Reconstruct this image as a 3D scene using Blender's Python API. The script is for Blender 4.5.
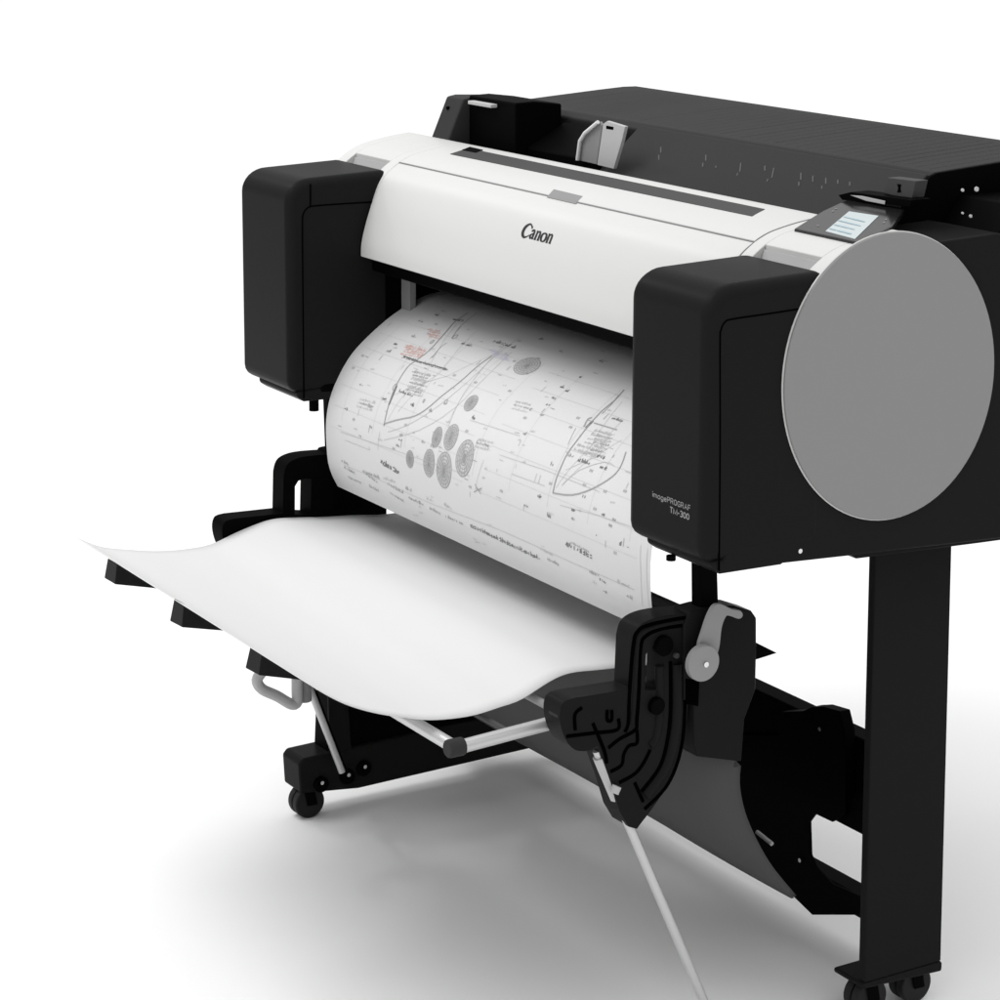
import bpy, bmesh, math, random
from mathutils import Vector, Matrix
for _o in list(bpy.data.objects): bpy.data.objects.remove(_o)
sc = bpy.context.scene

# ------------------------------------------------------------------ camera
PPX, PPY, F = 460.0, 300.0, 2524.0
def _n(v):
    l = math.sqrt(sum(a*a for a in v)); return [a/l for a in v]
def _d(a, b): return sum(x*y for x, y in zip(a, b))
_X = [-a for a in _n([-1517, 463, F])]
_Y = _n([4340, 463, F]); k = _d(_Y, _X); _Y = _n([a-k*b for a, b in zip(_Y, _X)])
_Z = [_X[1]*_Y[2]-_X[2]*_Y[1], _X[2]*_Y[0]-_X[0]*_Y[2], _X[0]*_Y[1]-_X[1]*_Y[0]]
if _Z[1] < 0: _Z = [-a for a in _Z]
CAM = Vector((2.97185, -1.73, 1.55))
cd = bpy.data.cameras.new('camera'); cam = bpy.data.objects.new('camera', cd)
sc.collection.objects.link(cam); sc.camera = cam
M = Matrix(((_X[0], _X[1], -_X[2], CAM.x), (_Y[0], _Y[1], -_Y[2], CAM.y), (_Z[0], _Z[1], -_Z[2], CAM.z), (0, 0, 0, 1)))
cam.matrix_world = M
cd.sensor_width = 36; cd.lens = F/1000*36
cd.shift_x = 0.5-PPX/1000; cd.shift_y = PPY/1000-0.5
cd.clip_end = 500; cd.clip_start = 0.05
sc.render.resolution_x = 1024; sc.render.resolution_y = 1024

# ------------------------------------------------------------------ light
w = bpy.data.worlds.new('World'); sc.world = w; w.use_nodes = True
nt = w.node_tree; bg = nt.nodes['Background']
tc = nt.nodes.new('ShaderNodeTexCoord'); sx = nt.nodes.new('ShaderNodeSeparateXYZ')
nt.links.new(tc.outputs['Generated'], sx.inputs[0])
mr = nt.nodes.new('ShaderNodeMapRange')          # studio dome, brighter overhead
mr.inputs['From Min'].default_value = 0.0; mr.inputs['From Max'].default_value = 1.0
mr.inputs['To Min'].default_value = 0.31; mr.inputs['To Max'].default_value = 1.51
nt.links.new(sx.outputs['Z'], mr.inputs['Value'])
nt.links.new(mr.outputs['Result'], bg.inputs['Strength'])
bg.inputs['Color'].default_value = (1, 1, 1, 1)
def area(name, loc, target, size, power):
    l = bpy.data.lights.new(name, 'AREA'); l.shape = 'DISK'; l.size = size; l.energy = power
    o = bpy.data.objects.new(name, l); sc.collection.objects.link(o); o.location = loc
    o.rotation_euler = (Vector(target)-Vector(loc)).to_track_quat('-Z', 'Y').to_euler()
    return o
area('softbox_key', (-.8, -1.5, 3.7), (0, .1, .5), 2.0, 47)
area('softbox_left', (-3.2, -.75, 3.2), (.5, 0, 1.0), .45, 11)
vs = sc.view_settings; vs.view_transform = 'Standard'; vs.look = 'None'; vs.exposure = 0; vs.gamma = 1
sc.render.engine = 'CYCLES'

# ------------------------------------------------------------------ materials
def mat(name, col, rough=.5, spec=.5, ior=1.45, metal=0., bump=0., bscale=300., var=0., emis=0., coat=0.):
    m = bpy.data.materials.new(name); m.use_nodes = True
    n = m.node_tree; b = n.nodes['Principled BSDF']
    c = (col, col, col) if isinstance(col, (int, float)) else col
    b.inputs['Base Color'].default_value = (*c, 1); b.inputs['Roughness'].default_value = rough
    b.inputs['Specular IOR Level'].default_value = spec; b.inputs['Metallic'].default_value = metal
    b.inputs['Coat Weight'].default_value = coat; b.inputs['IOR'].default_value = ior
    t = n.nodes.new('ShaderNodeTexCoord')
    if bump or var:
        no = n.nodes.new('ShaderNodeTexNoise'); no.inputs['Scale'].default_value = bscale; no.inputs['Detail'].default_value = 4
        n.links.new(t.outputs['Object'], no.inputs['Vector'])
    if bump:
        bp = n.nodes.new('ShaderNodeBump'); bp.inputs['Strength'].default_value = bump; bp.inputs['Distance'].default_value = .001
        n.links.new(no.outputs['Fac'], bp.inputs['Height']); n.links.new(bp.outputs['Normal'], b.inputs['Normal'])
    if var:
        no2 = n.nodes.new('ShaderNodeTexNoise'); no2.inputs['Scale'].default_value = 6; no2.inputs['Detail'].default_value = 5
        n.links.new(t.outputs['Object'], no2.inputs['Vector'])
        r = n.nodes.new('ShaderNodeMapRange'); r.inputs['To Min'].default_value = rough-var; r.inputs['To Max'].default_value = rough+var
        n.links.new(no2.outputs['Fac'], r.inputs['Value']); n.links.new(r.outputs['Result'], b.inputs['Roughness'])
    if emis:
        b.inputs['Emission Color'].default_value = (*c, 1); b.inputs['Emission Strength'].default_value = emis
    return m
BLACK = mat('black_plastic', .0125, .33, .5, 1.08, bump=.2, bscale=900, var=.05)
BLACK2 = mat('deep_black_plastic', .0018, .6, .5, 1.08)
SEAM = mat('seam_black', .001, .9, 0)
DGREY = mat('dark_grey_plastic', .038, .55, .5, 1.1, bump=.3, bscale=700, var=.05)
SLOT = mat('slot_grey', .06, .6, .5, 1.2)
WHITE = mat('warm_white_plastic', (.585, .585, .577), .42, .4, bump=.08, bscale=900, var=.05)
POCKET = mat('light_grey_plastic', .42, .5, .3)
DISC = mat('mid_grey_panel', .25, .6, .5, 1.2, bump=.1, bscale=500)
GREY = mat('grey_lever_plastic', .27, .5, .3)
BRACKET = mat('pale_grey_plastic', .45, .5, .3)
METAL = mat('brushed_aluminium', .55, .38, .5, metal=.55)
STEEL = mat('screw_steel', .7, .25, .5, metal=1)
FABRIC = mat('grey_basket_cloth', .075, .85, .5, 1.1, bump=.6, bscale=1500)
PAPER = mat('plotter_paper', .665, .7, .2, bump=.03, bscale=200)
INK = mat('black_ink', .20, .8, .1)
INKG = mat('grey_ink', .36, .8, .1)
INKL = mat('light_grey_ink', .52, .8, .1)
INKR = mat('red_ink', (.72, .42, .37), .8, .1)
INKB = mat('blue_ink', (.6, .6, .78), .8, .1)
SCREEN = mat('lcd_screen', (.52, .58, .59), .25, .5)
SCREENL = mat('lcd_icon', (.30, .44, .50), .3, .5)
GLOSSY = mat('glossy_panel_black', .012, .15, .4)
WPRINT = mat('white_lettering', .27, .6, .2)
GPRINT = mat('grey_lettering', .085, .6, .2)
LOGO = mat('logo_black', .02, .5, .3)
RUBBER = mat('caster_rubber', .008, .6, .3)
FLOOR = mat('white_studio_floor', .92, .8, .0)

# ------------------------------------------------------------------ back-projection to real planes
def ray(px, py):
    c = ((px-PPX)/F, -(py-PPY)/F, 1.0)
    return Vector((_d(_X, c), _d(_Y, c), _d(_Z, c)))
def on(ax, px, py, v):
    d = ray(px, py); return CAM + d*((v-CAM[ax])/d[ax])
def onX(px, py, v): return on(0, px, py, v)
def onY(px, py, v): return on(1, px, py, v)
def onZ(px, py, v): return on(2, px, py, v)
def YZ(pts, x): return [(q.y, q.z) for q in (onX(a, b, x) for a, b in pts)]
def onProfile(px, py, prof):
    """ray against a surface extruded along X with (y,z) profile -> (x, s)"""
    d = ray(px, py); s = 0; best = None
    for (y0, z0), (y1, z1) in zip(prof, prof[1:]):
        ey, ez = y1-y0, z1-z0; L = math.hypot(ey, ez)
        det = d.y*(-ez)+ey*d.z
        if abs(det) > 1e-9:
            ry, rz = y0-CAM.y, z0-CAM.z
            t = (ry*(-ez)+ey*rz)/det; u = (d.y*rz-d.z*ry)/det
            if -.001 <= u <= 1.001 and t > 0 and (best is None or t < best[0]): best = (t, CAM.x+t*d.x, s+u*L)
        s += L
    return (best[1], best[2]) if best else None
def P3(prof, x, s, off=0.):
    """point on the extruded surface, pushed off by off along its outward normal"""
    acc = 0
    for i, ((y0, z0), (y1, z1)) in enumerate(zip(prof, prof[1:])):
        L = math.hypot(y1-y0, z1-z0)
        if s <= acc+L or i == len(prof)-2:
            u = (s-acc)/L; ny, nz = -(z1-z0)/L, (y1-y0)/L
            if ny > 0 or (abs(ny) < .3 and nz < 0): ny, nz = -ny, -nz
            return Vector((x, y0+(y1-y0)*u+ny*off, z0+(z1-z0)*u+nz*off))
        acc += L
def smooth_prof(pts, n=8):
    out = []
    P = [pts[0]]+list(pts)+[pts[-1]]
    for i in range(1, len(P)-2):
        p0, p1, p2, p3 = P[i-1:i+3]
        for j in range(n):
            t = j/n
            out.append(tuple(.5*((2*b)+(-a+c)*t+(2*a-5*b+4*c-d)*t*t+(-a+3*b-3*c+d)*t**3) for a, b, c, d in zip(p0, p1, p2, p3)))
    out.append(tuple(pts[-1])); return out

# ------------------------------------------------------------------ builders
ORG = {}
def thing(name, loc, label, cat):
    o = bpy.data.objects.new(name, None); sc.collection.objects.link(o); o.location = loc
    o.empty_display_size = .1; o['label'] = label; o['category'] = cat; ORG[o.name] = Vector(loc); return o
def link(name, bm, m, parent=None, bevel=0, seg=3, smooth=True, label=None, ang=35):
    me = bpy.data.meshes.new(name)
    org = ORG.get(parent.name, Vector()) if parent else Vector()
    bmesh.ops.translate(bm, verts=bm.verts, vec=-org)
    bm.normal_update(); bm.to_mesh(me); bm.free()
    for x in (m if isinstance(m, (list, tuple)) else [m]): me.materials.append(x)
    o = bpy.data.objects.new(name, me); sc.collection.objects.link(o)
    if parent: o.parent = parent; ORG[o.name] = org
    if smooth:
        me.shade_smooth()
        if not bevel: me.set_sharp_from_angle(angle=math.radians(40))
    if bevel:
        b = o.modifiers.new('bevel', 'BEVEL'); b.width = bevel; b.segments = seg; b.limit_method = 'ANGLE'
        b.angle_limit = math.radians(ang); b.harden_normals = True
    if label: o['label'] = label
    return o
def bm_box(bm, x0, x1, y0, y1, z0, z1):
    v = [bm.verts.new(p) for p in ((x0,y0,z0),(x1,y0,z0),(x1,y1,z0),(x0,y1,z0),(x0,y0,z1),(x1,y0,z1),(x1,y1,z1),(x0,y1,z1))]
    for f in ((3,2,1,0),(4,5,6,7),(0,1,5,4),(1,2,6,5),(2,3,7,6),(3,0,4,7)): bm.faces.new([v[i] for i in f])
def bm_prism(bm, ring, vec):
    a = [bm.verts.new(p) for p in ring]; b = [bm.verts.new(Vector(p)+Vector(vec)) for p in ring]
    n = len(ring); fs = [bm.faces.new(a), bm.faces.new(b[::-1])]
    for i in range(n): fs.append(bm.faces.new((a[i], b[i], b[(i+1) % n], a[(i+1) % n])))
    bmesh.ops.recalc_face_normals(bm, faces=fs)
def bm_tube(bm, path, r, n=12, r1=None):
    path = [Vector(p) for p in path]; rings = []
    up = None
    for i, p in enumerate(path):
        t = (path[min(i+1, len(path)-1)]-path[max(i-1, 0)]).normalized()
        if up is None: up = t.orthogonal().normalized()
        up = (up-t*up.dot(t)).normalized(); s = t.cross(up)
        rr = r if r1 is None else r+(r1-r)*i/(len(path)-1)
        rings.append([bm.verts.new(p+(up*math.cos(a)+s*math.sin(a))*rr) for a in (2*math.pi*k/n for k in range(n))])
    fs = []
    for a, b in zip(rings, rings[1:]):
        for k in range(n): fs.append(bm.faces.new((a[k], a[(k+1) % n], b[(k+1) % n], b[k])))
    fs.append(bm.faces.new(rings[0][::-1])); fs.append(bm.faces.new(rings[-1]))
    bmesh.ops.recalc_face_normals(bm, faces=fs)
def box(name, x0, x1, y0, y1, z0, z1, m, parent, bevel=.003, **kw):
    bm = bmesh.new(); bm_box(bm, x0, x1, y0, y1, z0, z1); return link(name, bm, m, parent, bevel, **kw)
def ext(name, yz, x0, x1, m, parent, bevel=.003, **kw):
    bm = bmesh.new(); bm_prism(bm, [(x0, y, z) for y, z in yz], (x1-x0, 0, 0)); return link(name, bm, m, parent, bevel, **kw)
def tube(name, path, r, m, parent, n=14, **kw):
    bm = bmesh.new(); bm_tube(bm, path, r, n); return link(name, bm, m, parent, **kw)
def ribbon(bm, pts, wdt, nrm, idx=0, closed=False):
    """flat ribbon along 3-D pts with face normal nrm (function or vector)"""
    n = len(pts); L = []; R = []
    for i, p in enumerate(pts):
        a = pts[i-1] if (i or closed) else pts[i]; b = pts[(i+1) % n] if (i < n-1 or closed) else pts[i]
        t = (Vector(b)-Vector(a)).normalized(); s = t.cross(nrm).normalized()*wdt/2
        L.append(bm.verts.new(Vector(p)+s)); R.append(bm.verts.new(Vector(p)-s))
    for i in range(n if closed else n-1):
        j = (i+1) % n
        f = bm.faces.new((L[i], L[j], R[j], R[i])); f.material_index = idx

# ------------------------------------------------------------------ floor
bm = bmesh.new(); v = [bm.verts.new(p) for p in ((-150,-60,0),(60,-60,0),(60,150,0),(-150,150,0))]; bm.faces.new(v)
fl = link('floor', bm, FLOOR); fl['kind'] = 'structure'

# ------------------------------------------------------------------ printer
PR = thing('large_format_printer', (0, .3, .67), 'wide white and black plotter printer on a black stand, grey disc on its side', 'printer')
XR = .645                                    # right outer face
def seam(pts, parent, r=.0011):
    bm = bmesh.new(); bm_tube(bm, pts, r, 6); return link('seam_line', bm, SEAM, parent)
# right / left ink tank covers
def cover_prof(z0=.702):
    c = []
    for k in range(9):
        a = math.pi-math.pi/2*k/8; c.append((-.02+.042+.042*math.cos(a), 1.037-.036+.036*math.sin(a)))
    c += [(.16, 1.041), (.16, .70)]
    for k in range(5):
        a = -math.pi/2-math.pi/2*k/4; c.append((-.02+.02+.02*math.cos(a), z0+.02+.02*math.sin(a)))
    return c
inkR = ext('ink_tank_cover', cover_prof(), .480, XR, BLACK, PR, .017, seg=5, ang=60)
inkL = ext('ink_tank_cover', cover_prof(.703), -.607, -.436, BLACK, PR, .014, seg=5, ang=60)
seam([onX(a, b, XR) for a, b in smooth_prof([(719,571),(720,450),(720,345),(721,330),(725,322),(733,319),(770,313.5),(812,307)], 4)], inkR)
seam([onX(a, b, -.4355) for a, b in smooth_prof([(304,398),(303,300),(302.5,225),(303.5,214),(307,208.5),(314,206),(340,204),(372,202)], 4)], inkL)
seam([onX(310.5, 184, -.4355), onX(310.5, 206, -.4355)], inkL)
# lips under the covers
def lip(x0, x1, parent):
    yz = [(-.006,.706),(-.006,.697),(.006,.689),(.10,.687),(.10,.71)]
    o = ext('lower_lip', yz, x0, x1, BLACK, parent, .004)
    return o
lip(.505, XR-.001, inkR); lip(-.575, -.437, inkL)
# product name, lower right of the right cover front
G5 = {'i':["2","0","2","2","2"],'m':["","","1234","12345","135"],}
FONT = {
 'i':[[(.05,0),(.05,.64)],[(.05,.8),(.05,.98)]], 'm':[[(0,0),(0,.62)],[(0,.5),(.2,.62),(.38,.5),(.38,0)],[(.38,.5),(.56,.62),(.74,.5),(.74,0)]],
 'a':[[(.5,.62),(.5,0)],[(.5,.5),(.25,.64),(0,.45),(0,.15),(.25,0),(.5,.12)]],
 'g':[[(.5,.62),(.5,-.15),(.25,-.28),(0,-.18)],[(.5,.5),(.25,.64),(0,.45),(0,.15),(.25,0),(.5,.12)]],
 'e':[[(0,.32),(.5,.32),(.48,.5),(.25,.64),(0,.45),(0,.15),(.25,0),(.48,.08)]],
 'P':[[(0,0),(0,.95),(.38,.95),(.52,.8),(.52,.62),(.38,.48),(0,.48)]],
 'R':[[(0,0),(0,.95),(.38,.95),(.52,.8),(.52,.62),(.38,.48),(0,.48)],[(.3,.48),(.56,0)]],
 'O':[[(.28,0),(.08,.12),(0,.35),(0,.6),(.08,.83),(.28,.95),(.48,.83),(.56,.6),(.56,.35),(.48,.12),(.28,0)]],
 'G':[[(.55,.75),(.3,.95),(.08,.83),(0,.6),(0,.35),(.08,.12),(.3,0),(.55,.12),(.55,.42),(.32,.42)]],
 'A':[[(0,0),(.28,.95),(.56,0)],[(.1,.33),(.46,.33)]], 'F':[[(0,0),(0,.95),(.5,.95)],[(0,.5),(.42,.5)]],
 'T':[[(0,.95),(.56,.95)],[(.28,.95),(.28,0)]], 'M':[[(0,0),(0,.95),(.38,.1),(.76,.95),(.76,0)]], '-':[[(0,.42),(.3,.42)]],
 '3':[[(0,.85),(.25,.95),(.48,.8),(.45,.6),(.2,.5),(.48,.38),(.48,.15),(.25,0),(0,.1)]], '0':[[(.25,0),(0,.2),(0,.75),(.25,.95),(.5,.75),(.5,.2),(.25,0)]],
}
def write(bm, text, org, ux, uy, h, wdt, nrm, gap=.22, idx=0, st_=1.0):
    """stroke lettering; org lower left, ux/uy unit directions"""
    x = 0
    for ch in text:
        if ch == ' ': x += .5; continue
        w_ = 0
        for st in FONT[ch]:
            ribbon(bm, [org+ux*((x+a)*h*st_)+uy*(b*h) for a, b in st], wdt, nrm, idx); w_ = max(w_, max(a for a, b in st))
        x += w_+gap
    return x*h
bm = bmesh.new()
o1 = onY(652.5, 496.5, -.0206); o2 = onY(688, 511, -.0206); ln = (o2-o1).length
write(bm, 'imagePROGRAF', o1, Vector((1,0,0)), Vector((0,0,1)), ln/10.6, .0011, Vector((0,-1,0)), st_=1.32)
o3 = onY(670, 512.5, -.0206); ln = (onY(688, 520, -.0206)-o3).length
write(bm, 'TM-300', o3, Vector((1,0,0)), Vector((0,0,1)), ln/5.0, .0015, Vector((0,-1,0)), st_=1.25)
link('name_lettering', bm, WPRINT, inkR, smooth=False)

# main body: side blocks and middle block, black
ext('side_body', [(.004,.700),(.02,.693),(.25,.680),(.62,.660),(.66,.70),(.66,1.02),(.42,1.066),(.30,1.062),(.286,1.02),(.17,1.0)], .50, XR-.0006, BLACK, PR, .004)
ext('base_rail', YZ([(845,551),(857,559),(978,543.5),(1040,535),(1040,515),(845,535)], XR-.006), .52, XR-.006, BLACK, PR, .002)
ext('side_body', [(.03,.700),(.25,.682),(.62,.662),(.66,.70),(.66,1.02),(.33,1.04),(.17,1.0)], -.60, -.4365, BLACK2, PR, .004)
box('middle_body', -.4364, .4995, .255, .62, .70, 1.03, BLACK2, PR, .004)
box('paper_outlet', -.4364, .4995, .215, .254, .72, .83, BLACK2, PR, .003)
ub = bmesh.new(); bm_box(ub, -.4364, .4995, .125, .254, .885, .905); link('outlet_ceiling', ub, BLACK2, PR, .003)
# underside fittings on the right
for a, b, c, d in ((768,550,786,557),(792,548,806,557),(843,542,854,553)):
    p = onX(a, b, XR-.004); q = onX(c, d, XR-.004)
    box('underside_fitting', XR-.05, XR-.003, p.y, q.y, min(p.z, q.z), .70, BLACK2, PR, .002)
p = onX(800, 551, XR); bm = bmesh.new(); bm_tube(bm, [(XR-.006, p.y, p.z), (XR+.001, p.y, p.z)], .003, 10); link('screw', bm, STEEL, PR)
p = onY(671, 557, .0); bm = bmesh.new(); bm_tube(bm, [(p.x, 0.0, .69), (p.x, 0.0, p.z-.004)], .006, 10); link('locating_pin', bm, BLACK2, inkR)
p = onY(314, 408, .04); bm = bmesh.new(); bm_tube(bm, [(p.x, 0.04, .70), (p.x, 0.04, p.z-.004)], .008, 10); link('locating_pin', bm, BLACK2, inkL)
p = onY(396, 289, .178); q = onY(409.5, 310, .178)
box('paper_guide', p.x, q.x, .178, .19, q.z-.002, .884, GREY, PR, .001)

# white hood
HP = smooth_prof([(.103,.910),(.105,.936),(.119,.982),(.137,1.020),(.152,1.0385),(.172,1.052)], 6)
cov = ext('front_cover', HP+[(.185,1.040),(.150,.985),(.128,.912)], -.432, .477, WHITE, PR, .0018)
TOPP = smooth_prof([(.1735,1.0535),(.192,1.0615),(.212,1.0665),(.238,1.0712),(.264,1.0745),(.283,1.0762),(.292,1.0745)], 4)
FULLP = HP[4:]+TOPP[1:]
deck = ext('top_deck', TOPP+[(.292,1.02),(.1745,1.035)], -.432, .477, WHITE, PR, .0015)
# shoulders with finger pockets: profile strips around a recessed pocket
def shoulder(x0, x1, px0, px1, parent, y1=None):
    prof = smooth_prof([(.123,.985),(.137,1.020),(.152,1.0385),(.172,1.0525)], 4)+TOPP[1:]
    inner = [(.292,1.01),(.20,1.0),(.14,.965)]
    o = None
    bm = bmesh.new()
    bm_prism(bm, [(x0, y, z) for y, z in prof+inner], (px0-x0, 0, 0))
    bm_prism(bm, [(px1, y, z) for y, z in prof+inner], (x1-px1, 0, 0))
    rear = [p for p in prof if p[0] > .170]
    bm_prism(bm, [(px0, y, z) for y, z in rear+[(.292,1.01),(.20,1.0),(.170,1.0)]], (px1-px0, 0, 0))
    sh = link('shoulder', bm, WHITE, parent, .0015)
    ext('finger_pocket', [(.125,.985),(.160,1.022),(.1695,1.047),(.1695,1.0),(.15,.97)], px0+.0003, px1-.0003, POCKET, sh, .001)
    return sh
shL = shoulder(-.600, -.4325, -.572, -.458, PR)
shR = shoulder(.4775, .640, .500, .612, PR)
# slot and latch
def quadstrip(name, px, prof, m, parent, th=.0012):
    pts = [P3(prof, *onProfile(a, b, prof), 0) for a, b in px]
    e1 = (pts[1]-pts[0]); e2 = pts[-1]-pts[0]; nn = e1.cross(e2).normalized()
    if nn.z < 0: nn = -nn
    bm = bmesh.new(); bm_prism(bm, [p-nn*.002 for p in pts], nn*(.002+th)); return link(name, bm, m, parent, .0004)
SP = TOPP
quadstrip('top_slot', [(450,154.3),(468,148.5),(765,209.5),(752,216.5)], SP, SLOT, deck, .0008)
quadstrip('slot_notch', [(462,150.5),(470,147.5),(483,150.5),(476,153.2)], SP, BLACK2, deck, .0014)  # darker notch at the left end of the slot
lp = smooth_prof([(.137,1.020),(.152,1.0385),(.172,1.052)], 6)+[(.195,1.0625)]
quadstrip('cover_latch', [(554,189.5),(583,196.5),(576,204),(547,197.3)], [(.160,1.0455),(.1735,1.0535),(.195,1.0625)], DISC, cov, .0008)
# logo: heavy serif strokes of changing width on the cover's surface
def brush(bm, pts, ws, T, idx=0):
    P = smooth_prof([(a, b, w_) for (a, b), w_ in zip(pts, ws)], 5)
    L = []; R = []
    for i in range(len(P)):
        a = P[max(i-1, 0)]; b = P[min(i+1, len(P)-1)]; tx, ty = b[0]-a[0], b[1]-a[1]; l = math.hypot(tx, ty) or 1
        nx, ny = -ty/l*P[i][2]*.66, tx/l*P[i][2]*.66
        L.append(bm.verts.new(T(P[i][0]+nx, P[i][1]+ny))); R.append(bm.verts.new(T(P[i][0]-nx, P[i][1]-ny)))
    for i in range(len(P)-1): bm.faces.new((L[i], L[i+1], R[i+1], R[i]))
LP = HP
lx0, ls0 = onProfile(520.5, 236, LP); lx1, ls1 = onProfile(551, 245, LP)
ltop = onProfile(523, 223.5, LP)[1]
H = abs(ltop-ls0); Wd = lx1-lx0
def TL(a, b):   # a in 0..4.3 (letter units), b in 0..1
    return P3(LP, lx0+(a/4.25)*Wd, ls0+b*H*1.0, .0004)
bm = bmesh.new()
brush(bm, [(1.05,.98),(1.1,.80),(.9,1.0),(.6,1.08),(.22,.8),(.12,.42),(.25,.12),(.55,-.02),(.9,.1),(1.08,.25)], [.06,.1,.1,.12,.24,.27,.22,.14,.08,.05], TL)
def la(x):
    brush(bm, [(x+.08,.55),(x+.2,.68),(x+.42,.62),(x+.45,.35),(x+.46,.08),(x+.60,.02)], [.14,.12,.17,.18,.18,.07], TL)
    brush(bm, [(x+.45,.42),(x+.2,.34),(x+.08,.18),(x+.2,.02),(x+.42,.14)], [.08,.1,.18,.12,.08], TL)
def ln_(x):
    brush(bm, [(x,.62),(x+.12,.68),(x+.13,.35),(x+.13,0)], [.06,.12,.18,.18], TL)
    brush(bm, [(x+.16,.5),(x+.34,.68),(x+.52,.6),(x+.54,.3),(x+.54,0)], [.06,.1,.16,.18,.18], TL)
    brush(bm, [(x-.02,.0),(x+.28,.0)], [.06,.06], TL); brush(bm, [(x+.40,.0),(x+.70,.0)], [.06,.06], TL)
la(1.15); ln_(1.85)
brush(bm, [(2.98,.68),(2.74,.55),(2.68,.33),(2.78,.08),(3.0,0),(3.22,.1),(3.3,.33),(3.22,.58),(2.98,.68)], [.08,.16,.2,.16,.08,.16,.2,.16,.08], TL)
ln_(3.45)
link('logo_lettering', bm, LOGO, cov, smooth=False)

bm = bmesh.new(); bm_tube(bm, [(-.431, .1722, 1.0524), (.476, .1722, 1.0524)], .0011, 6); link('seam_line', bm, DISC, cov)
bm = bmesh.new(); bm_tube(bm, [(.4773, y, z+.0002) for y, z in HP+TOPP[1:17]], .0009, 6); link('seam_line', bm, DISC, cov)
# control panel
def onp(a, b, off=.0006):
    d = ray(a, b); n_ = Vector((0, -.14, 1)); p0 = Vector((0, .22, 1.0712+off)); return CAM+d*((p0-CAM).dot(n_)/d.dot(n_))
pz = 1.0805
pp_ = [(794,228.5),(822,211),(838,203.5),(850,198.5),(905,208),(892,226),(866,240.5),(857,242)]
bm = bmesh.new(); ring = []
for a, b in pp_:
    q = onp(a, b, 0)
    ring.append(q)
bm_prism(bm, [q-Vector((0,0,.008)) for q in ring], (0, 0, .008)); panel = link('control_panel', bm, GLOSSY, PR, .002)

bm = bmesh.new(); bm_prism(bm, [onp(*q, 0) for q in ((825.5,231.5),(849,211.8),(878.5,216.3),(855,239.3))], (0, 0, .0007)); scr = link('touch_screen', bm, SCREEN, panel)
bm = bmesh.new()
random.seed(3)
c0, c1, c3 = onp(827,230.5,.0012), onp(849,212.8,.0012), onp(853,237,.0012)
for i in range(3):
    for j in range(4):
        if random.random() < .1: continue
        u, v_ = .12+.28*i+random.uniform(-.03,.03), .12+.22*j
        q = c0+(c1-c0)*v_+(c3-c0)*u
        e1 = (c3-c0).normalized()*.008*random.uniform(.7,1.1); e2 = (c1-c0).normalized()*.005*random.uniform(.5,1)
        bm.faces.new([bm.verts.new(p) for p in (q-e1-e2*.5, q+e1-e2*.5, q+e1+e2*.5, q-e1+e2*.5)])
link('screen_icons', bm, SCREENL, scr, smooth=False)
for a, b in ((836,209),(833,211.5),(818,226),(886,220),(884,223)):
    q = onp(a, b, 0); bm = bmesh.new(); bm_tube(bm, [q, q+Vector((0,0,.0008))], .0014, 10); link('touch_button', bm, POCKET, panel)

# grey side disc (slightly oval end panel)
import itertools
def disc_ring(x, k=1.0):
    # slightly oval end panel in the side plane
    cy, cz, A, B, C_ = .255, .902, 36.69, 2.72, 31.21; out = []
    for i in range(96):
        a = 2*math.pi*i/96; c, s = math.cos(a), math.sin(a)
        r = k/math.sqrt(A*c*c+B*c*s+C_*s*s); out.append((x, cy+r*c, cz+r*s))
    return out
bm = bmesh.new(); bm_prism(bm, disc_ring(.6470), (.003, 0, 0)); dsk = link('side_disc', bm, DISC, PR, .0015)
bm = bmesh.new(); bm_prism(bm, disc_ring(.6445, 1.008), (.0024, 0, 0)); link('disc_rim', bm, WHITE, dsk, .001)

# roll cover at the back
RX = .512
bm = bmesh.new(); bm_prism(bm, [(-.135, y, z) for y, z in [(.335,1.052),(.42,1.125),(.430,1.118),(.352,1.045)]], (RX+.135, 0, 0))                       # printed scale marks on the front, long rules across the top
nrm = Vector((0, -.65, .76)).normalized()
random.seed(5)
marks = [(661,147,661,153),(659,155,659,160),(706,155,706,161),(703,163,703,167),(716,166,716,168),(741,163,740,172),(738,173,737,176),(765,166,765,171),(774,168,772,178),(768,179,767,182),(801,173,801,180),(799,182,799,186),(813,176,813,182),(826,178,826,184),(822,186,822,189),(838,180,838,184),(850,182,850,186)]
for a, b, c, d in marks:
    p = onProfile(a, b, [(.335,1.052),(.42,1.125)]); q = onProfile(c, d, [(.335,1.052),(.42,1.125)])
    if p and q: ribbon(bm, [P3([(.335,1.052),(.42,1.125)], p[0], p[1], .0005), P3([(.335,1.052),(.42,1.125)], q[0], q[1], .0005)], .0022, nrm, 1)
link('roll_cover_front', bm, [DGREY, GPRINT], PR, .002)
bm = bmesh.new(); bm_prism(bm, [(-.52, y, z) for y, z in [(.4225,1.118),(.432,1.1265),(.50,1.131),(.60,1.137),(.65,1.1395),(.675,1.139),(.70,1.134),(.72,1.122),(.73,1.10),(.73,1.05),(.44,1.06)]], (RX+.52, 0, 0)); xx = -.45
TPF = [(.432,1.1265),(.50,1.131),(.60,1.137),(.67,1.141)]
while xx < RX-.02:
    s0 = .012; s1 = .215
    ribbon(bm, [P3(TPF, xx, s0+(s1-s0)*t/4, .0005) for t in range(5)], random.choice((.0006, .0006, .0011)), Vector((0,0,1)), 1)
    xx += .0254
link('roll_cover_top', bm, [DGREY, mat('rule_grey', .030, .6, .5, 1.1)], PR, .003)
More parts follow.
